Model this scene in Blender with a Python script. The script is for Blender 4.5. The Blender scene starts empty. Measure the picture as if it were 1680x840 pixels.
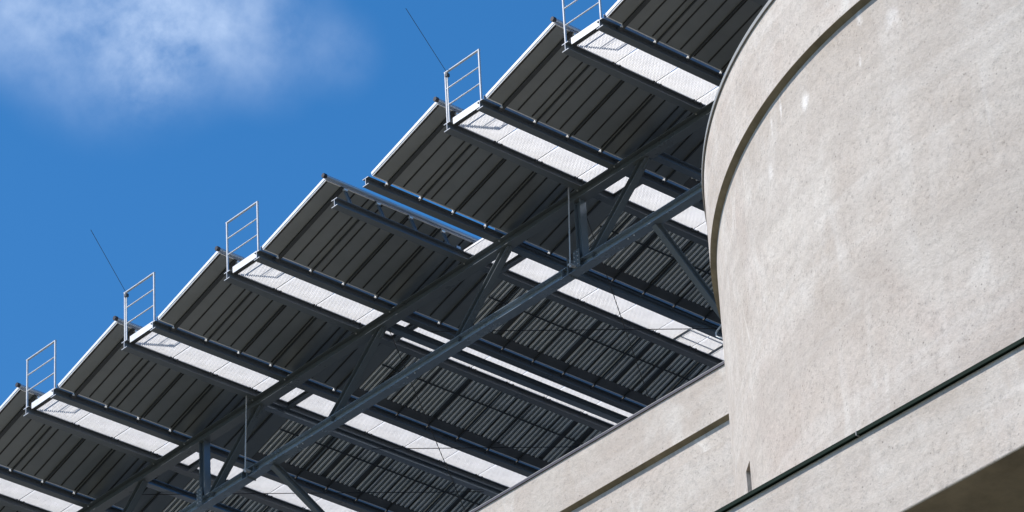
import bpy, bmesh, math, random
from mathutils import Vector, Matrix
random.seed(7)
R = math.radians
sc = bpy.context.scene
OZ = 44.53                       # height of the canopy's beam bottoms above the ground

# ------------------------------------------------------------------ camera
cd = bpy.data.cameras.new('camera'); cam = bpy.data.objects.new('camera', cd)
sc.collection.objects.link(cam); sc.camera = cam
cd.sensor_width = 36; cd.lens = 161.91; cd.clip_start = 1; cd.clip_end = 60000
right = Vector((0.65960374, 0.75012343, -0.0473049))
down = Vector((-0.42231917, 0.31782243, -0.84890248))
fwd = Vector((-0.62174708, 0.57991702, 0.52642837))
mw = Matrix.Identity(4)
for i in range(3):
    mw[i][0] = right[i]; mw[i][1] = -down[i]; mw[i][2] = -fwd[i]
mw.translation = Vector((60.2766, -43.6958, -42.8788 + OZ))
cam.matrix_world = mw

# ------------------------------------------------------------------ light
to_sun = Vector((-.43, -.80, 1.09)).normalized()
SUN_EL = math.asin(to_sun.z)
ld = bpy.data.lights.new('sun', 'SUN'); ld.energy = 4.8; ld.angle = R(.53); ld.color = (1, .94, .87)
sun = bpy.data.objects.new('sun', ld); sc.collection.objects.link(sun)
sun.rotation_euler = to_sun.to_track_quat('Z', 'Y').to_euler(); sun.location = (0, 0, 120)

w = bpy.data.worlds.new('World'); sc.world = w; w.use_nodes = True
nt = w.node_tree; nt.nodes.clear(); N = nt.nodes.new; LK = nt.links.new
out = N('ShaderNodeOutputWorld'); bg = N('ShaderNodeBackground'); sky = N('ShaderNodeTexSky')
sky.sky_type = 'NISHITA'; sky.sun_disc = False; sky.sun_elevation = SUN_EL
sky.sun_rotation = math.atan2(to_sun.x, to_sun.y)
sky.air_density = 1.0; sky.dust_density = .35; sky.ozone_density = 2.6; sky.altitude = 50
bg.inputs[1].default_value = .146
tc = N('ShaderNodeTexCoord')
hs = N('ShaderNodeHueSaturation'); hs.inputs['Saturation'].default_value = 1.35; hs.inputs['Value'].default_value = 1.0
LK(sky.outputs[0], hs.inputs['Color'])
def math_(op, a, b=None, clamp=False):
    n = N('ShaderNodeMath'); n.operation = op; n.use_clamp = clamp
    for i, v in enumerate((a, b)):
        if v is None: continue
        if isinstance(v, (int, float)): n.inputs[i].default_value = v
        else: LK(v, n.inputs[i])
    return n.outputs[0]
def blob(d, rad):                       # 1 towards a sky direction, 0 beyond rad
    v = N('ShaderNodeVectorMath'); v.operation = 'DISTANCE'
    LK(tc.outputs['Generated'], v.inputs[0]); v.inputs[1].default_value = d
    m = N('ShaderNodeMapRange'); m.interpolation_type = 'SMOOTHSTEP'
    LK(v.outputs['Value'], m.inputs[0]); m.inputs[1].default_value = rad; m.inputs[2].default_value = 0
    return m.outputs[0]
nz = N('ShaderNodeTexNoise'); nz.inputs['Scale'].default_value = 30; nz.inputs['Detail'].default_value = 9
nz.inputs['Roughness'].default_value = .56; nz.inputs['Distortion'].default_value = .25
LK(tc.outputs['Generated'], nz.inputs['Vector'])
def offs(k, v):                      # weight * blob
    return math_('MULTIPLY', v, k)
blobs = offs(.34, blob((-.6520, .4955, .5740), .036))
for k, d, rad in ((.34, (-.664, .480, .5735), .024), (.34, (-.6500, .5030, .5700), .020), (.28, (-.6434, .5119, .5720), .026), (.20, (-.634, .5215, .5770), .022), (.15, (-.6275, .5365, .5650), .013), (.22, (-.6554, .5062, .5606), .013), (.07, (-.6640, .4975, .5580), .013), (.14, (-.6385, .5264, .5634), .015)):
    blobs = math_('ADD', blobs, offs(k, blob(d, rad)))
wisp = N('ShaderNodeTexNoise'); wisp.inputs['Scale'].default_value = 85; wisp.inputs['Detail'].default_value = 8; wisp.inputs['Roughness'].default_value = .6
LK(tc.outputs['Generated'], wisp.inputs['Vector'])
tex = math_('ADD', math_('MULTIPLY', nz.outputs[0], 3.2), math_('MULTIPLY', wisp.outputs[0], 2.4))
base = math_('MULTIPLY', blobs, math_('SUBTRACT', tex, 1.72), True)
# ordinary clouds over the rest of the sky, away from this patch
nz2 = N('ShaderNodeTexNoise'); nz2.inputs['Scale'].default_value = 3.2; nz2.inputs['Detail'].default_value = 9
LK(tc.outputs['Generated'], nz2.inputs['Vector'])
far = N('ShaderNodeMapRange'); LK(nz2.outputs[0], far.inputs[0]); far.inputs[1].default_value = .56; far.inputs[2].default_value = .72
away = math_('SUBTRACT', 1, blob((-.62, .58, .526), .7), True)
cover = math_('MAXIMUM', base, math_('MULTIPLY', math_('MULTIPLY', far.outputs[0], away), .8), True)
mx = N('ShaderNodeMix'); mx.data_type = 'RGBA'
LK(math_('MULTIPLY', cover, .66), mx.inputs[0]); LK(hs.outputs[0], mx.inputs[6]); mx.inputs[7].default_value = (4.1, 5.0, 6.5, 1)
LK(mx.outputs[2], bg.inputs[0]); LK(bg.outputs[0], out.inputs[0])

vs = sc.view_settings; vs.view_transform = 'Standard'; vs.look = 'None'; vs.exposure = .28; vs.gamma = 1
sc.render.engine = 'CYCLES'

# ------------------------------------------------------------------ materials
def mat(name, col, rough=.6, metal=0., var=.0, vscale=3., bump=0., bscale=40., spec=.5):
    m = bpy.data.materials.new(name); m.use_nodes = True; t = m.node_tree; b = t.nodes['Principled BSDF']
    b.inputs['Base Color'].default_value = (*col, 1); b.inputs['Roughness'].default_value = rough
    b.inputs['Metallic'].default_value = metal; b.inputs['Specular IOR Level'].default_value = spec
    c = t.nodes.new('ShaderNodeTexCoord')
    if var:
        n = t.nodes.new('ShaderNodeTexNoise'); n.inputs['Scale'].default_value = vscale; n.inputs['Detail'].default_value = 7
        n.inputs['Roughness'].default_value = .65; t.links.new(c.outputs['Object'], n.inputs['Vector'])
        r = t.nodes.new('ShaderNodeValToRGB'); r.color_ramp.elements[0].position = .3; r.color_ramp.elements[1].position = .72
        r.color_ramp.elements[0].color = (*[x * (1 - var) for x in col], 1); r.color_ramp.elements[1].color = (*[min(1, x * (1 + var)) for x in col], 1)
        t.links.new(n.outputs[0], r.inputs[0]); t.links.new(r.outputs[0], b.inputs['Base Color'])
        mr = t.nodes.new('ShaderNodeMapRange'); mr.inputs[3].default_value = max(0.05, rough - .12); mr.inputs[4].default_value = min(1, rough + .12)
        t.links.new(n.outputs[0], mr.inputs[0]); t.links.new(mr.outputs[0], b.inputs['Roughness'])
    if bump:
        n2 = t.nodes.new('ShaderNodeTexNoise'); n2.inputs['Scale'].default_value = bscale; n2.inputs['Detail'].default_value = 4
        t.links.new(c.outputs['Object'], n2.inputs['Vector']); bp = t.nodes.new('ShaderNodeBump')
        bp.inputs['Strength'].default_value = bump; bp.inputs['Distance'].default_value = .01
        t.links.new(n2.outputs[0], bp.inputs['Height']); t.links.new(bp.outputs[0], b.inputs['Normal'])
    return m
M = dict(
    steel=mat('painted_steel', (.115, .135, .155), .30, 0, .07, 1.2, .03, 25),
    galv=mat('galvanised_steel', (.50, .51, .53), .42, .35, .12, 8),
    grate=mat('galvanised_grating', (.76, .77, .79), .5, .15, .08, 4),
    alu=mat('aluminium_edge', (.82, .82, .83), .38, .3, .05, 5),
    back=mat('collector_back_sheet', (.228, .245, .248), .42, .45, .12, 1.0, .10, 2),
    toe=mat('toe_board_metal', (.22, .24, .26), .42, .25, .1, 4),
    chord=mat('glossy_painted_steel', (.17, .205, .24), .24, .35, .08, 1.4, .04, 12),
    lchord=mat('sky_lit_steel', (.30, .36, .42), .26, .55, .10, 1.4, .04, 12),  # sky light on the bottom chord put into a paler, bluer steel
    damper=mat('damper_grey', (.15, .147, .14), .95),  # grey of the added sheet that dulls bounce from the roof slab
    seam=mat('dark_seam', (.018, .019, .02), .7),
    rail=mat('mounting_rail', (.045, .05, .055), .5, .2, .15, 6),
    dark=mat('dark_collector_housing', (.085, .09, .095), .5, .0, .2, 3),
    tube=mat('tube_reflector', (.97, .99, .96), .40, .45, .05, 2),
    tubedim=mat('tube_reflector_dull', (.42, .47, .49), .4, .5, .2, 2),
    glass=mat('collector_glass', (.012, .02, .05), .08, 0, 0, 1, 0, 1, .8),
    pipe=mat('pipe_sheathing', (.36, .42, .50), .38, .6, .06, 6),
    black=mat('black_rubber', (.012, .012, .02), .5),
    bolt=mat('zinc_bolt', (.78, .8, .82), .3, .6),
    capm=mat('green_coping', (.007, .017, .012), .75, .0, .2, 2, 0, 1, .1),
    capg=mat('grey_coping', (.30, .30, .295), .6, 0, .1, 2),
    capd=mat('dark_coping', (.05, .045, .055), .45, .2, .1, 2),
    cable=mat('steel_cable', (.03, .03, .035), .5, .5),
)
# pale scuffs on the round tower below its groove: (place in the building's own frame, half width, half height)
SCUFFS = [((x - 28.5, y - 4.4, z + OZ), a_, b_) for x, y, z, a_, b_ in ((27.54, -6.14, -8.87, .20, .20), (26.90, -6.07, -8.48, .10, .26), (26.83, -6.05, -9.15, .05, .15),
          (24.85, -5.54, -8.62, .05, .26), (24.55, -5.40, -8.72, .06, .26), (24.40, -5.33, -9.35, .12, .22), (25.52, -5.75, -8.95, .13, .22), (23.45, -4.88, -8.80, .05, .30))]
def rng01(nn, L, v):
    m_ = nn('ShaderNodeMapRange'); L(v, m_.inputs[0]); m_.inputs[1].default_value = 0; m_.inputs[2].default_value = 3; return m_.outputs[0]
def concrete(name, k=1.0, seedo=0.):
    m = bpy.data.materials.new(name); m.use_nodes = True; t = m.node_tree; b = t.nodes['Principled BSDF']
    nn = t.nodes.new; L = t.links.new
    b.inputs['Roughness'].default_value = .93; b.inputs['Specular IOR Level'].default_value = .2
    c = nn('ShaderNodeTexCoord'); mp = nn('ShaderNodeMapping'); mp.inputs['Location'].default_value = (seedo, seedo * .7, 0)
    L(c.outputs['Object'], mp.inputs[0]); V = mp.outputs[0]
    def noise(scale, det=6, rough=.6, sc3=None, dist=0):
        n = nn('ShaderNodeTexNoise'); n.inputs['Scale'].default_value = scale; n.inputs['Detail'].default_value = det
        n.inputs['Roughness'].default_value = rough; n.inputs['Distortion'].default_value = dist
        if sc3:
            q = nn('ShaderNodeMapping'); q.inputs['Scale'].default_value = sc3; L(V, q.inputs[0]); L(q.outputs[0], n.inputs['Vector'])
        else: L(V, n.inputs['Vector'])
        return n.outputs[0]
    def ramp(src, stops):
        r = nn('ShaderNodeValToRGB'); e = r.color_ramp.elements
        while len(e) < len(stops): e.new(.5)
        for i, (p, col) in enumerate(stops):
            e[i].position = p; e[i].color = (*([x for x in col] if isinstance(col, tuple) else [col] * 3), 1)
        L(src, r.inputs[0]); return r.outputs[0]
    def mix(f, a, bb, mode='MIX'):
        x = nn('ShaderNodeMix'); x.data_type = 'RGBA'; x.blend_type = mode
        if isinstance(f, float): x.inputs[0].default_value = f
        else: L(f, x.inputs[0])
        for i, v in ((6, a), (7, bb)):
            if isinstance(v, tuple): x.inputs[i].default_value = (*v, 1)
            else: L(v, x.inputs[i])
        return x.outputs[2]
    K = k
    base = ramp(noise(.55, 9, .66, None, .6), [(.32, (.440 * K, .388 * K, .342 * K)), (.50, (.490 * K, .444 * K, .402 * K)), (.68, (.535 * K, .496 * K, .454 * K))])
    # pinkish and ochre washes
    base = mix(ramp(noise(.28, 5, .6, (1, 1, .5), 1.2), [(.48, 0.), (.70, .60)]), base, (.455 * K, .385 * K, .345 * K))
    # pale lime runs, stretched down the wall
    base = mix(ramp(noise(1.5, 7, .62, (1, 1, .22), 1.0), [(.50, 0.), (.66, .30), (.8, .55)]), base, (.62 * K, .595 * K, .565 * K))
    # faint pour layers
    base = mix(ramp(noise(1.0, 4, .55, (.12, .12, 1.6), .6), [(.55, 0.), (.62, .28), (.70, 0.)]), base, (.60 * K, .575 * K, .545 * K))
    # thin pale veins of lime
    vein = nn('ShaderNodeMath'); vein.operation = 'MULTIPLY'; L(ramp(noise(.55, 4, .5, (1, 1, .5), 1.1), [(.455, 0.), (.495, .55), (.505, .55), (.545, 0.)]), vein.inputs[0])
    L(ramp(noise(.33, 3, .5), [(.46, 0.), (.60, 1.)]), vein.inputs[1])
    base = mix(vein.outputs[0], base, (.64 * K, .615 * K, .58 * K))
    for (px_, py_, pz_), rx, rz in SCUFFS:
        q = nn('ShaderNodeMapping'); q.vector_type = 'POINT'; q.inputs['Scale'].default_value = (1 / rx, 1 / rx, 1 / rz); q.inputs['Location'].default_value = (-px_ / rx, -py_ / rx, -pz_ / rz)
        L(c.outputs['Object'], q.inputs[0]); ln = nn('ShaderNodeVectorMath'); ln.operation = 'LENGTH'; L(q.outputs[0], ln.inputs[0])
        s1 = nn('ShaderNodeMath'); s1.operation = 'MULTIPLY_ADD'; L(noise(7, 6, .7), s1.inputs[0]); s1.inputs[1].default_value = 1.6; L(ln.outputs['Value'], s1.inputs[2])
        base = mix(ramp(rng01(nn, L, s1.outputs[0]), [(.34, .62), (.56, 0.)]), base, (.84 * K, .82 * K, .80 * K))
    # mottled grains
    base = mix(.80, base, ramp(noise(8, 9, .80), [(.32, .72), (.47, 1.), (.72, 1.10)]), 'MULTIPLY')
    base = mix(.75, base, ramp(noise(15, 8, .9), [(.36, .45), (.46, 1.), (.70, 1.14)]), 'MULTIPLY')
    # long slanting pour bands across the face
    base = mix(ramp(noise(.9, 5, .6, (.10, .10, 1.1), .9), [(.48, 0.), (.56, .38), (.66, 0.)]), base, (.40 * K, .36 * K, .325 * K))
    # dark pits
    vo = nn('ShaderNodeTexVoronoi'); vo.inputs['Scale'].default_value = 11; L(V, vo.inputs['Vector'])
    pits = ramp(vo.outputs['Distance'], [(.08, .40), (.20, 1.)])
    pm = ramp(noise(3.2, 6, .75), [(.47, 0.), (.60, 1.)])
    base = mix(pm, base, mix(.8, base, pits, 'MULTIPLY'))
    L(base, b.inputs['Base Color'])
    ad = nn('ShaderNodeMath'); ad.operation = 'ADD'; L(noise(26, 9, .78), ad.inputs[0])
    m2 = nn('ShaderNodeMath'); m2.operation = 'MULTIPLY'; m2.inputs[1].default_value = 2.4; L(noise(2.6, 5, .6), m2.inputs[0]); L(m2.outputs[0], ad.inputs[1])
    bp = nn('ShaderNodeBump'); bp.inputs['Strength'].default_value = .40; bp.inputs['Distance'].default_value = .035
    L(ad.outputs[0], bp.inputs['Height']); L(bp.outputs[0], b.inputs['Normal'])
    return m
M['conc'] = concrete('weathered_concrete', .965)
M['conc2'] = concrete('weathered_concrete_parapet', 1.0, 13.)
M['ledge_shade'] = mat('shaded_concrete_ledge', (.20, .172, .122), .95, 0, .35, 2.2, .5, 20, .1)  # shade under the ledges painted in as a darker brown concrete
M['soffit'] = mat('shaded_soffit', (.245, .207, .152), .95, 0, .3, 1.2, .5, 12, .1)  # underside shade put into the colour, well below the wall concrete
M['ground'] = mat('ground', (.135, .13, .095), .95, 0, .35, .05, 0, 1, .1)

# ------------------------------------------------------------------ mesh helpers
class MB:
    """collects shapes in canopy coordinates"""
    def __init__(s): s.v = []; s.f = []
    def poly(s, pts, faces):
        o = len(s.v); s.v += [Vector(p) for p in pts]; s.f += [[i + o for i in f] for f in faces]; return s
    def box(s, a, b):
        x0, y0, z0 = a; x1, y1, z1 = b
        return s.poly([(x0,y0,z0),(x1,y0,z0),(x1,y1,z0),(x0,y1,z0),(x0,y0,z1),(x1,y0,z1),(x1,y1,z1),(x0,y1,z1)],
                      [(3,2,1,0),(4,5,6,7),(0,1,5,4),(1,2,6,5),(2,3,7,6),(3,0,4,7)])
    def prism(s, p0, p1, prof, up=(0, 0, 1)):
        """extrude a 2-D profile (side, up) from p0 to p1"""
        p0 = Vector(p0); p1 = Vector(p1); d = (p1 - p0).normalized(); u = Vector(up); u = (u - d * u.dot(d)).normalized(); r = d.cross(u)
        n = len(prof); pts = [p0 + r * a + u * b for a, b in prof] + [p1 + r * a + u * b for a, b in prof]
        return s.poly(pts, [list(range(n))[::-1], [n + i for i in range(n)]] + [[i, (i + 1) % n, n + (i + 1) % n, n + i] for i in range(n)])
    def ibeam(s, p0, p1, h, w_, tf=.012, tw=.009, up=(0, 0, 1), top=True):
        """I section hung below the line p0-p1 (top=True) or centred on it"""
        a = w_ / 2; c = tw / 2; z1 = 0 if top else h / 2; z0 = z1 - h
        pr = [(-a,z0),(a,z0),(a,z0+tf),(c,z0+tf),(c,z1-tf),(a,z1-tf),(a,z1),(-a,z1),(-a,z1-tf),(-c,z1-tf),(-c,z0+tf),(-a,z0+tf)]
        return s.prism(p0, p1, pr, up)
    def tube(s, pts, r, seg=10):
        pts = [Vector(p) for p in pts]; o = len(s.v); n = len(pts); pu = None
        for i, p in enumerate(pts):
            d = (pts[min(i + 1, n - 1)] - pts[max(i - 1, 0)]).normalized()
            if pu is None: pu = d.orthogonal().normalized()
            else: pu = (pu - d * pu.dot(d)).normalized()
            q = d.cross(pu)
            s.v += [p + (pu * math.cos(k * 2 * math.pi / seg) + q * math.sin(k * 2 * math.pi / seg)) * r for k in range(seg)]
        for i in range(n - 1):
            for k in range(seg):
                a = o + i * seg + k; b = o + i * seg + (k + 1) % seg; s.f.append([a, b, b + seg, a + seg])
        s.f.append([o + k for k in range(seg)][::-1]); s.f.append([o + (n - 1) * seg + k for k in range(seg)])
        return s
    def build(s, name, m, parent=None, smooth=False, loc=None, bevel=0):
        """parent: its stored origin is subtracted so the mesh sits at canopy coordinates"""
        if parent is not None: org = Vector(parent['_o'])
        else: org = Vector(loc if loc is not None else (0, 0, 0))
        me = bpy.data.meshes.new(name); me.from_pydata([tuple(v - org) for v in s.v], [], s.f); me.update()
        bm = bmesh.new(); bm.from_mesh(me); bmesh.ops.recalc_face_normals(bm, faces=bm.faces); bm.to_mesh(me); bm.free()
        if smooth:
            for p in me.polygons: p.use_smooth = len(p.vertices) == 4
            me.set_sharp_from_angle(angle=R(38))
        o = bpy.data.objects.new(name, me); sc.collection.objects.link(o); me.materials.append(M[m])
        if parent is not None: o.parent = parent
        else: o.location = (org.x, org.y, org.z + OZ)
        o['_o'] = tuple(org)
        if bevel:
            b = o.modifiers.new('bevel', 'BEVEL'); b.width = bevel; b.segments = 2; b.limit_method = 'ANGLE'
        return o
def thing(name, label, cat, loc, group=None):
    o = bpy.data.objects.new(name, None); sc.collection.objects.link(o); o.location = (loc[0], loc[1], loc[2] + OZ)
    o.empty_display_size = .3; o['_o'] = tuple(map(float, loc)); o['label'] = label; o['category'] = cat
    if group: o['group'] = group
    return o
def tag(o, label, cat, group=None):
    o['label'] = label; o['category'] = cat
    if group: o['group'] = group
    return o
def place_copy(src, parent, dx=0, dy=0, dz=0):
    c = src.copy(); sc.collection.objects.link(c); c.parent = parent; c.location = (dx, dy, dz); return c

# ------------------------------------------------------------------ ground
g = MB(); g.poly([(-15000, -15000, -OZ), (15000, -15000, -OZ), (15000, 15000, -OZ), (-15000, 15000, -OZ)], [(0, 1, 2, 3)])
go = g.build('ground', 'ground'); go['kind'] = 'structure'

# ------------------------------------------------------------------ concrete building
B = thing('concrete_building', 'massive pale weathered concrete building with a round corner tower, beneath the steel canopy', 'building', (28.5, 4.4, -OZ))
WY = 2.765; ZT = -5.2
# main block with the recessed wall and a heavier parapet band
m = MB(); m.box((-22, WY + .092, -OZ), (44, 52, ZT - 1.3)); m.build('wall', 'conc', B)
m = MB()
m.prism((-22, WY, 0), (44, WY, 0), [(0, ZT), (-.35, ZT), (-.35, ZT - 1.299), (-.092, ZT - 1.299), (-.092, ZT - .928), (0, ZT - .928)][::-1])
par = m.build('parapet', 'conc2', B)
m = MB(); m.prism((-22, WY, 0), (44, WY, 0), [(-0.002, ZT - .9285), (-.105, ZT - .9285), (-.105, ZT - .985), (-0.002, ZT - .934)]); m.build('ledge', 'ledge_shade', B)
m = MB(); m.box((-22, WY - .025, ZT - .015), (18.6, WY + .37, ZT + .03)); m.build('coping', 'capd', par)
m = MB(); m.box((-22, WY - .012, ZT + .031), (18.6, WY + .33, ZT + .05)); m.build('coping_flashing', 'capg', par)
m = MB(); m.box((-21, WY + .36, ZT - 1.295), (43, 51, ZT - 1.27)); m.build('bounce_damper', 'damper', B)  # unseen dull sheet added over the slab to cut bounce onto the collectors
# round tower
CX, CY, RB, RL = 28.53, 4.36, 10.66, 10.57
ZR = -7.0; HB = 1.34
def ring(mb, prof, a0, a1, n, closed=True):
    """revolve (radius, z) profile about the tower axis"""
    full = abs(a1 - a0) >= 360 - 1e-6; cols = n if full else n + 1; o = len(mb.v); k = len(prof)
    for i in range(cols):
        a = R(a0 + (a1 - a0) * i / n)
        for r, z in prof: mb.v.append(Vector((CX + r * math.cos(a), CY + r * math.sin(a), z)))
    for i in range(n):
        j = (i + 1) % cols
        for q in range(k if closed else k - 1):
            q2 = (q + 1) % k; mb.f.append([o + i * k + q, o + j * k + q, o + j * k + q2, o + i * k + q2])
    return mb
# the shaft: grid with a slit window left open
sa0, sa1, sz0, sz1 = -125.75, -124.10, -13.40, -12.67
angs = [-235 + 290 * i / 220 for i in range(221)]
angs = sorted([a for a in angs if abs(a - sa0) > .6 and abs(a - sa1) > .6] + [sa0, sa1])
zs = [-OZ, -30, -20, -16, sz0, sz1, -11, -9.5, ZR - HB + .05]
m = MB(); k = len(zs)
for a in angs:
    for z in zs: m.v.append(Vector((CX + RL * math.cos(R(a)), CY + RL * math.sin(R(a)), z)))
for i in range(len(angs) - 1):
    for q in range(k - 1):
        if abs(angs[i] - sa0) < 1e-6 and zs[q] == sz0: continue
        m.f.append([i * k + q, (i + 1) * k + q, (i + 1) * k + q + 1, i * k + q + 1])
def tp(a, r, z): return (CX + r * math.cos(R(a)), CY + r * math.sin(R(a)), z)
m.poly([tp(sa0, RL, sz0), tp(sa1, RL, sz0), tp(sa1, RL, sz1), tp(sa0, RL, sz1), tp(sa0, RL - .6, sz0), tp(sa1, RL - .6, sz0), tp(sa1, RL - .6, sz1), tp(sa0, RL - .6, sz1)],
       [(0, 1, 5, 4), (1, 2, 6, 5), (2, 3, 7, 6), (3, 0, 4, 7), (4, 5, 6, 7)])
tower = m.build('round_tower', 'conc', B, True)
m = MB(); m.poly([tp(sa0 + .1, RL - .3, sz0 + .02), tp(sa1 - .1, RL - .3, sz0 + .02), tp(sa1 - .1, RL - .3, sz1 - .02), tp(sa0 + .1, RL - .3, sz1 - .02)], [(0, 1, 2, 3)])
m.build('slit_window', 'capg', tower)
m = MB(); ring(m, [(RB, ZR - HB), (RB, ZR), (RB - .35, ZR), (RB - .35, ZR - HB + .02)], 0, 360, 300); tb = m.build('tower_parapet', 'conc2', B, True)
m = MB(); ring(m, [(RB - .001, ZR - HB - .001), (RB - .001, ZR - HB - .006), (RL - .02, ZR - HB - .060), (RL - .02, ZR - HB - .001)], 0, 360, 300); m.build('tower_ledge', 'ledge_shade', B, True)
m = MB(); ring(m, [(RB + .03, ZR - .05), (RB + .03, ZR + .012), (RB - .38, ZR + .03), (RB - .38, ZR + .002), (RB + .012, ZR + .002), (RB + .012, ZR - .05)], 0, 360, 300); m.build('coping', 'capg', tb)
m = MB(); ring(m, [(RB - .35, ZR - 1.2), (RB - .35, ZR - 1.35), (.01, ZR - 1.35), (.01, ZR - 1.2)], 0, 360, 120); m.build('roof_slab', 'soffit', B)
# lower terrace in front of the tower
GY, GT, GB = -8.0, -15.89, -17.22
m = MB(); m.box((14, GY, GB), (46, GY + .32, GT - .05)); gp = m.build('terrace_parapet', 'conc2', B, bevel=.02)
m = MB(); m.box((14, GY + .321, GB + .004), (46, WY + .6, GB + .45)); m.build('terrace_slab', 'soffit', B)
m = MB(); m.box((14, GY + .02, GB - .004), (46, GY + .32, GB - .001)); m.build('drip_soffit', 'soffit', gp)  # thin sheet carrying the painted underside shade
m = MB(); m.prism((14, GY, 0), (46, GY, 0), [(.050, GT - .060), (.050, GT - .008), (-.37, GT + .02), (-.37, GT - .02), (.038, GT - .049), (.038, GT - .060)]); m.build('coping', 'capm', gp)
m = MB()
for x in (27.9, 22.0, 34.0):
    m = MB(); m.box((x, GY - .060, GT - .064), (x + .012, GY - .004, GT - .004)); m.build('coping_joint', 'capg', gp)

# small fittings on the building
c0 = Vector((24.88, -7.86, -15.82))
m = MB(); m.tube([c0 + Vector((0, 0, -.12)), c0 + Vector((0, 0, .10)), c0 + Vector((0, 0, .17)), c0 + Vector((0, 0, .20))], .055, 14)
lampo = thing('vent_cap', 'small pale rounded vent cap poking up at the bottom edge, left of the tower', 'vent', (c0.x, c0.y, c0.z - .12))
m.build('cap', 'galv', lampo, True)
m = MB(); m.tube([c0 + Vector((0, 0, -.03)), c0 + Vector((0, 0, .01))], .072, 14); m.build('collar', 'capg', lampo, True)
hp = thing('roof_handrail', 'bent grey tube handrail end just left of the tower, above the wall', 'handrail', (15.6, 4.2, -6.5))
def rnd(pts, r=.06, n=5):
    pts = [Vector(p) for p in pts]; o = [pts[0]]
    for a, b, c in zip(pts, pts[1:], pts[2:]):
        u = (a - b).normalized() * r; v = (c - b).normalized() * r
        for i in range(n + 1):
            t = i / n; o.append((b + u) * (1 - t) ** 2 + b * 2 * t * (1 - t) + (b + v) * t ** 2)
    return o + [pts[-1]]
m = MB(); m.tube(rnd([(15.6, 4.2, -2.9), (14.10, 4.2, -3.24), (13.84, 4.2, -3.36), (13.84, 4.2, -3.44), (14.0, 4.2, -3.56), (15.6, 4.2, -3.9)], .05), .016, 8); m.build('top_loop', 'galv', hp, True)
m = MB(); m.tube([(15.6, 4.2, -6.5), (15.6, 4.2, -2.88)], .022, 8); m.build('post', 'galv', hp, True)

# ------------------------------------------------------------------ canopy
YE = 11.0
ROWS = list(range(-3, 8))
ordinal = {-3: 'two rows beyond the left edge of the picture', 7: 'beyond the top right corner, behind the tower', -2: 'just beyond the left edge of the picture', -1: 'at the bottom left corner', 0: 'by the leftmost railing', 1: 'by the second railing from the left',
           2: 'by the third railing from the left', 3: 'at the gap in the middle of the roof edge that has no railing', 4: 'by the fourth railing from the left, with the upper rod',
           5: 'by the rightmost railing, cut by the top of the picture', 6: 'in the top right corner beside the tower'}
# --- steel beams, all copies of one
def beam(x, label):
    o = beam.src.copy(); sc.collection.objects.link(o); o.location = (x, 0, OZ); tag(o, label, 'steel beam', 'dark steel beams carrying the roof rows')
    place_copy(beam.cut, o); return o
mb = MB(); mb.ibeam((0, 0, .152), (0, YE, .152), .152, .15, .009, .007)
src = mb.build('roof_beam', 'steel'); beam.src = src
mb = MB(); mb.ibeam((0, -.006, .153), (0, -.0005, .153), .154, .152, .014, .013); cut = mb.build('sunlit_end', 'galv'); beam.cut = cut; cut.parent = src; cut.location = (0, 0, 0)  # thin pale cap: sunlight on the beam end put into its colour
first = True
for k_ in ROWS:
    for dx, side in ((0., 'left'), (.846, 'right')):
        lab = {3: 'dark steel I-beam end %s at the gap in the roof edge without railing' % ('under the exposed high collector edge' if side == 'left' else 'alone against blue sky')}.get(
            k_, 'dark steel I-beam along the %s side of the walkway %s' % (side, ordinal[k_]))
        if first: src.location = (3 * k_ + dx, 0, OZ); tag(src, lab, 'steel beam', 'dark steel beams carrying the roof rows'); first = False
        else: beam(3 * k_ + dx, lab)

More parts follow.
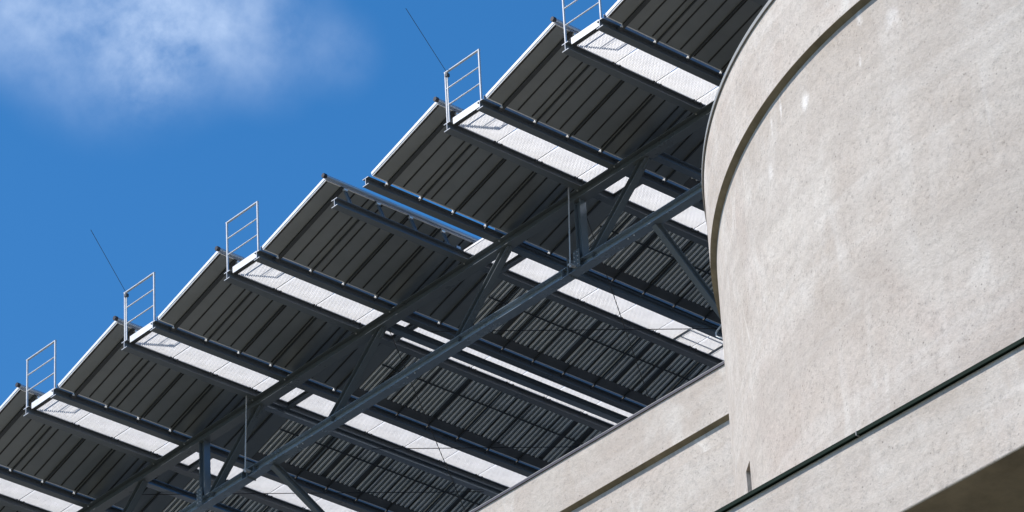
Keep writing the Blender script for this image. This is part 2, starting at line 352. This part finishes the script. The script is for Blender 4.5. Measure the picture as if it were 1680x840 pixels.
# --- walkways
def joist_mb(x0, y):
    q = MB(); q.ibeam((x0 + .085, y, .10), (x0 + .765, y, .10), .10, .09, .008, .007); return q
PL = .905; PIT = PL / 27
gm = MB()
for i in range(27):
    y = PIT * (i + .3); gm.box((.0, y, 0), (.66, y + .0034, .032))
for x in (0, .657): gm.box((x, .004, -.0005), (x + .003, PL - .008, .0325))
for i in range(1, 20):
    x = .66 * i / 20; gm.box((x - .0035, .006, .0240), (x + .0035, PL - .01, .0310))
gsrc = None
for k_ in ROWS:
    x = 3 * k_
    W_ = thing('walkway', 'pale open steel grating walkway ' + (ordinal[k_] if k_ != 3 else 'starting behind the truss at the gap in the roof edge'), 'walkway', (x, 0, 0), 'grating walkways between the collector rows')
    y = .135; n = 0
    if k_ == 3: y += (PL + .018) * 3
    ystart = y
    while y < YE - .5:
        if gsrc is None:
            mm = MB(); mm.v = [v + Vector((x + .093, y, .118)) for v in gm.v]; mm.f = gm.f
            gsrc = mm.build('grating_panel', 'grate', W_); gx, gy = x, y
        else:
            place_copy(gsrc, W_, 0, y - gy, 0)
        # clips at the joint
        if n > 0:
            for s_ in (-.075, .075):
                c_ = MB(); c_.box((x + .088, y + s_ - .014, .085), (x + .125, y + s_ + .014, .117)); c_.tube([(x + .108, y + s_, .055), (x + .108, y + s_, .085)], .010, 6); c_.build('clip', 'rail', W_)
        y += PL + .018; n += 1
    if k_ != 3:
        f = MB(); f.box((x + .085, .062, .105), (x + .765, .070, .235)); f.build('end_plate', 'alu', W_)
        f = MB(); f.box((x + .085, .0705, .100), (x + .765, .150, .108)); f.build('end_angle', 'rail', W_)
        f = MB(); f.box((x + .04, .10, .153), (x + .048, .17, .23)); f.build('bracket', 'galv', W_)
    else:
        f = MB(); f.box((x + .088, ystart - .012, .115), (x + .76, ystart - .004, .155)); f.build('end_plate', 'alu', W_)
        f = MB(); f.box((x + .02, ystart - .12, .153), (x + .028, ystart - .03, .24)); f.build('bracket', 'galv', W_)
    q = MB(); q.box((x + .906, (ystart if k_ == 3 else .04), .153), (x + .911, YE, .238)); tbd = q.build('toe_board', 'toe', W_)
    q = MB(); q.box((x + .9115, (ystart if k_ == 3 else .04), .230), (x + .922, YE, .240)); q.build('folded_lip', 'galv', tbd)
    joist_mb(x, 3.75).build('joist', 'steel', W_)
    joist_mb(x, 10.6).build('joist', 'steel', W_)

# --- end railings and leaning rods
def railing(p0, p1, zb, h, label, group='end railings of the walkways', names=('post', 'top_rail', 'rung')):
    p0 = Vector(p0); p1 = Vector(p1); T = thing('railing', label, 'railing', (p0.x, p0.y, zb), group)
    for p in (p0, p1):
        q = MB(); q.tube([(p.x, p.y, zb), (p.x, p.y, zb + h)], .021, 10); q.box((p.x - .035, p.y - .03, zb), (p.x + .035, p.y + .03, zb + .008)); q.build('post', 'galv', T, True)
    d = (p1 - p0).normalized() * .019
    q = MB(); q.tube([Vector((*(p0 - d).xy, zb + h)), Vector((*(p1 + d).xy, zb + h))], .021, 10); q.build('top_rail', 'galv', T, True)
    for fz in (.675, .35):
        q = MB(); q.tube([Vector((*(p0).xy, zb + h * fz)), Vector((*(p1).xy, zb + h * fz))], .013, 8); q.build('rung', 'galv', T, True)
    return T
rl = {0: 'leftmost light galvanised end railing against the blue sky, low at the left edge', 1: 'light end railing below the lower leaning rod, second from the left',
      2: 'light end railing in the middle, without a rod, third from the left', 4: 'light end railing with the upper leaning rod fixed to its corner',
      5: 'rightmost light end railing, its top cut off by the picture edge', -1: 'railing outside the left edge'}
rl[-2] = 'second railing outside the left edge'; rl[6] = 'railing outside the top edge beside the tower'
for k_ in (-2, -1, 0, 1, 2, 4, 5, 6):
    railing((3 * k_ - .012, .03, 0), (3 * k_ + .858, .03, 0), .153, 1.04, rl[k_])
T = thing('ladder', 'dark ladder frame lying flat on the far end of the middle walkway beside the tower', 'ladder', (9.3, 8.5, .155))
for xl in (9.50, 9.22, 8.98):
    q = MB(); q.tube([(xl, 7.93, .18), (xl, 8.86, .18)], .017, 8); q.build('side_rail', 'rail', T, True)
for yl in (7.95, 8.84):
    q = MB(); q.box((8.98, yl - .028, .158), (9.50, yl + .028, .20)); q.build('rung', 'rail', T)
for k_, tip, lab in ((4, (12, -.82, 2.17), 'thin leaning lightning rod, the upper one, rising from a railing into the cloud-free sky'), (1, (3, -.76, 2.256), 'thin leaning lightning rod, the lower left one, rising from a railing corner')):
    T = thing('lightning_rod', lab, 'rod', (3 * k_ + .03, .03, .16), 'thin leaning rods above the railings')
    x = 3 * k_ + .032
    q = MB(); q.tube([(x, .03, .16), (x, .03, 1.17)], .015, 8); q.build('holder', 'galv', T, True)
    q = MB(); q.tube([(x, .03, 1.16), (x - .02, .0, 1.24), (tip[0], tip[1], tip[2])], .005, 6); q.build('rod', 'rail', T, True)
    q = MB(); q.box((x - .03, .0, 1.09), (x + .03, .06, 1.15)); q.build('clamp', 'rail', T)

# --- solar collectors
X0, Z0, X1, Z1 = 1.03, .105, 2.79, .650
SL = (Z1 - Z0) / (X1 - X0); TN = Vector((-SL, 0, 1)).normalized(); TU = Vector((1, 0, SL)).normalized(); LEN = math.hypot(X1 - X0, Z1 - Z0)
def pp(s, y, h=0.):      # point on the panel's underside: s along tilt (m), y, h above the underside
    return Vector((X0, y, Z0)) + TU * s + TN * h
def slab(mb, s0, s1, y0, y1, h0, h1, off):
    P = [pp(s0, y0, h0), pp(s1, y0, h0), pp(s1, y1, h0), pp(s0, y1, h0), pp(s0, y0, h1), pp(s1, y0, h1), pp(s1, y1, h1), pp(s0, y1, h1)]
    return mb.poly([p + off for p in P], [(3,2,1,0),(4,5,6,7),(0,1,5,4),(1,2,6,5),(2,3,7,6),(3,0,4,7)])
YF = 4.50
cl = {-3: 'outermost dark collector row, well outside the left edge', -2: 'dark tilted solar collector row just outside the bottom left corner', -1: 'dark tilted solar collector row cut by the left edge, left of the leftmost railing',
      0: 'dark ribbed solar collector row rising from the leftmost railing towards the second railing', 1: 'dark ribbed solar collector row between the second and third railings',
      2: 'dark solar collector row right of the third railing, its high edge bare with struts showing', 3: 'dark solar collector row above the sky gap, left of the upper leaning rod',
      4: 'dark solar collector row between the two upper railings, crossed by the truss near the tower', 5: 'dark solar collector row in the top right, beside the tower rim',
      6: 'dark solar collector row hidden behind the tower rim at the top right corner'}
rng = random.Random(11)
joints = [.372 + .75 * i for i in range(15)]
def collector(k_):
    x = 3 * k_; off = Vector((x, 0, 0))
    T = thing('solar_collector', cl[k_], 'solar collector', (x + X0, 0, Z0), 'tilted solar collector rows on the canopy')
    q = MB(); slab(q, .012, LEN - .012, .012, YF, 0, .065, off); back = q.build('back_sheet', 'back', T)
    q = MB(); slab(q, -.004, LEN + .004, -.004, .011, -.006, .088, off); slab(q, .0, LEN, -.016, -.0045, .02, .05, off); q.build('end_frame', 'alu', T)
    q = MB(); slab(q, -.006, .011, .0115, YE, -.005, .086, off); slab(q, LEN - .011, LEN + .006, .0115, YE, -.005, .086, off); q.build('side_frame', 'alu', T)
    q = MB(); slab(q, .012, LEN - .012, .012, YE, .070, .078, off); q.build('glass', 'glass', T)
    q = MB()
    for i in range(15):
        y = .030 + .3165 * i
        if y < YF - .1: slab(q, .04, LEN - .012, y - .0125, y + .0125, -.011, .001, off)
    q.build('seam', 'seam', back)
    for i, y in enumerate(joints):
        if i == 0: w0 = .040
        else: w0 = .012
        q = MB(); slab(q, -.11, LEN + .01, y - w0, y + w0, -.032, -.0065, off)
        q.build('mounting_rail', 'rail', T)
        if y < YF:
            c_ = MB(); slab(c_, -.045, -.012, y - .05, y - .022, -.03, -.005, off); b0 = pp(-.02, y - .035, -.05) + off
            c_.tube([b0, b0 + Vector((0, 0, .05))], .014, 8); c_.build('clip', 'bolt', T)
        # strut from the next beam up to the high edge
        top = pp(LEN - .02, y + .06, -.03) + off
        c_ = MB(); c_.ibeam(top, (x + 2.985, y + .03, .155), .05, .04, .006, .006, (0, 1, 0), False); c_.build('strut', 'steel', T)
        c_ = MB(); c_.tube([top + Vector((.02, -.045, -.012)), top + Vector((.02, .03, -.012))], .027, 10); c_.build('bolt', 'bolt', T, True)
    # header pipes
    yp = -.03
    q = MB(); q.tube([(x + X1 + .038, yp, Z1 + .045), (x + X1 + .038, YE, Z1 + .045)], .037, 14); hp_ = q.build('header_pipe', 'pipe', T, True)
    q = MB(); q.tube([(x + X1 + .038, yp - .07, Z1 + .045), (x + X1 + .038, yp - .001, Z1 + .045)], .045, 6); q.build('end_cap', 'black', hp_)
    # evacuated tube field
    q = MB(); slab(q, .012, LEN - .012, YF + .004, YE, .050, .066, off); slab(q, .012, .20, YF + .004, YE, -.004, .049, off); slab(q, LEN - .22, LEN - .012, YF + .004, YE, -.004, .049, off)
    q.build('tube_housing', 'dark', T)
    q = MB(); slab(q, .90, .925, YF + .02, YE, -.030, -.012, off); q.build('tube_support', 'rail', T)
    y = YF + .05
    while y < YE - .3:
        n = rng.choice((3, 4, 5, 6, 6, 7)); br = MB(); di = MB()
        for j in range(n):
            a = pp(.205, y, .018) + off; b = pp(LEN - .225, y, .018) + off
            tgt = br; br.tube([a, b], .020, 8)
            di.tube([pp(.205, y + .053, .022) + off, pp(LEN - .225, y + .053, .022) + off], .013, 6)
            y += .107
        br.build('tube_group', 'tube', T, True); di.build('dull_tube_group', 'tubedim', T, True)
        y += rng.choice((.03, .03, .09, .107))
    return T
for k_ in ROWS[:-1]: collector(k_)

# --- truss
YT = 3.08
TR = thing('steel_truss', 'dark steel roof truss running across under the rows towards the tower', 'truss', (2.9, YT, -1.6))
ZB = -1.40; HC = .19
q = MB(); q.ibeam((-9.4, YT, -.001), (23.4, YT, -.001), HC, .20, .011, .008); q.build('top_chord', 'steel', TR)
q = MB(); q.ibeam((-9.4, YT, ZB), (23.4, YT, ZB), .17, .19, .010, .008); bc = q.build('bottom_chord', 'lchord', TR)
for xv in (1.42, 11.92, -9.08, 22.4):
    q = MB(); q.ibeam((xv, YT, ZB), (xv, YT, -HC), .15, .15, .010, .009, (1, 0, 0), False); q.build('upright', 'chord', TR)
for xt, xb in ((-7.4, -8.9), (-3.9, -5.4), (20.7, 19.2), (-.42, -1.9), (3.10, 1.62), (6.62, 5.12), (10.06, 8.62), (13.62, 12.14), (17.2, 15.7)):
    q = MB(); q.ibeam((xb, YT, ZB - .02), (xt, YT, -HC + .02), .125, .13, .010, .008, (0, 0, 1), False); q.build('diagonal', 'steel', TR)
for x0, x1, y1, z1 in ((-7.1, -6.4, 7.4, -6.45), (3.42, 4.3, 9.3, -6.45), (13.72, 14.36, 7.40, -6.45)):
    q = MB(); q.ibeam((x0, YT, ZB - .17), (x1, y1, z1), .12, .12, .010, .008, (0, 0, 1), False); q.build('raking_leg', 'steel', TR)
for xs in (2.78, 11.62):          # bolted splices of the bottom chord
    q = MB(); q.box((xs - .012, YT - .105, ZB - .19), (xs - .001, YT + .105, ZB + .16)); q.box((xs + .001, YT - .105, ZB - .19), (xs + .012, YT + .105, ZB + .04)); sp = q.build('splice_plate', 'steel', TR)
for xs in (11.78, 1.30):
    q = MB(); q.box((xs, YT - .112, ZB - .16), (xs + .16, YT - .100, ZB + .20)); gpz = q.build('gusset_plate', 'steel', TR)
    q = MB()
    for i in range(2):
        for j in range(4): q.tube([(xs + .04 + .08 * i, YT - .13, ZB - .1 + .08 * j), (xs + .04 + .08 * i, YT - .112, ZB - .1 + .08 * j)], .011, 6)
    q.build('bolt_group', 'galv', gpz)
q = MB()
for k_ in ROWS[1:]:
    for dx in (-.05, .896):
        q = MB(); q.tube([(3 * k_ + dx, YT - .07, -.03), (3 * k_ + dx, YT - .07, -.012)], .014, 6); q.build('bolt', 'bolt', TR)
for xs in (4.2, 4.35, 7.3, 7.5, 13.1, 13.25):
    q = MB(); q.tube([(xs, YT - .06, ZB - .185), (xs, YT - .06, ZB - .171)], .014, 6); q.build('bolt', 'bolt', TR)
for i, xs in enumerate((3.02, 6.54, 9.98, 13.54)):
    q = MB(); q.poly([(xs - .22, YT - .006, -HC + .01), (xs + .16, YT - .006, -HC + .01), (xs + .02, YT - .006, -HC - .17), (xs - .20, YT - .006, -HC - .17), (xs - .22, YT + .006, -HC + .01), (xs + .16, YT + .006, -HC + .01), (xs + .02, YT + .006, -HC - .17), (xs - .20, YT + .006, -HC - .17)],
        [(0, 1, 2, 3), (4, 5, 6, 7), (0, 1, 5, 4), (1, 2, 6, 5), (2, 3, 7, 6), (3, 0, 4, 7)]); q.build('gusset_plate', 'steel', TR)
for xs in (2.62, 2.95, 11.46, 11.8):
    q = MB(); q.box((xs - .005, YT - .093, ZB - .158), (xs + .005, YT - .006, ZB - .012)); q.build('stiffener', 'chord', TR)
# cross beams running back from the top nodes
for i, (xc, lab) in enumerate(((-.60, 'blue grey cross beam behind the lower left end of the truss, under the leftmost walkway'), (3.02, 'blue grey cross beam from the truss node below the second walkway'),
               (6.57, 'dark cross beam that splits the third walkway into two thin bright strips'), (9.97, 'blue grey cross beam beside the middle walkway without railing'),
               (13.66, 'blue grey cross beam meeting the tower silhouette, highest of them'))):
    if i == 0:
        q = MB(); q.ibeam((xc, YT + .1, -.002), (xc, YE, -.002), .133, .14, .009, .007); cb = q.build('cross_beam', 'chord', loc=(xc, YT, 0)); o = cb
    else:
        o = cb.copy(); sc.collection.objects.link(o); o.location = (xc, YT, OZ)
    tag(o, lab, 'steel beam', 'cross beams behind the truss')
# drop rods
for xr, lab in ((3.0, 'thin vertical rod hanging from the second beam to the lower left chord splice'), (11.93, 'thin vertical rod hanging to the chord splice near the tower')):
    T = thing('hanger_rod', lab, 'rod', (xr, 2.82, 0), 'thin vertical hanger rods')
    xb = xr - .12
    q = MB(); q.tube([(xr - .02, 2.84, .0), (xb, 2.86, -1.50)], .0125, 8); q.build('rod', 'galv', T, True)
    q = MB(); q.box((xb - .03, 2.83, -1.53), (xb + .03, 2.975, -1.50)); q.build('bracket', 'galv', T)
    q = MB(); q.tube([(xb, 2.86, -1.56), (xb, 2.86, -1.531)], .02, 6); q.build('nut', 'bolt', T)
# bracing cables
for (x0, y0), (x1, y1), lab in (((6.66, 3.16), (2.2, 8.88), 'thin steel bracing cable running steeply down from the middle truss node'), ((3.05, 5.80), (5.6, 9.1), 'thin nearly level bracing cable at the lower middle'),
              ((7.0, 3.90), (11.2, 9.3), 'thin nearly level bracing cable reaching towards the tower'), ((11.85, 3.2), (7.3, 9.1), 'thin steep bracing cable crossing the middle walkway'),
              ((-1.0, 3.3), (3.05, 8.6), 'thin bracing cable behind the lower left truss')):
    q = MB(); q.tube([(x0, y0, -.16), (x1, y1, -.16)], .008, 6); tag(q.build('bracing_cable', 'cable', loc=(x0, y0, -.16)), lab, 'cable', 'thin bracing cables under the roof')

for o in bpy.data.objects:
    if '_o' in o: del o['_o']
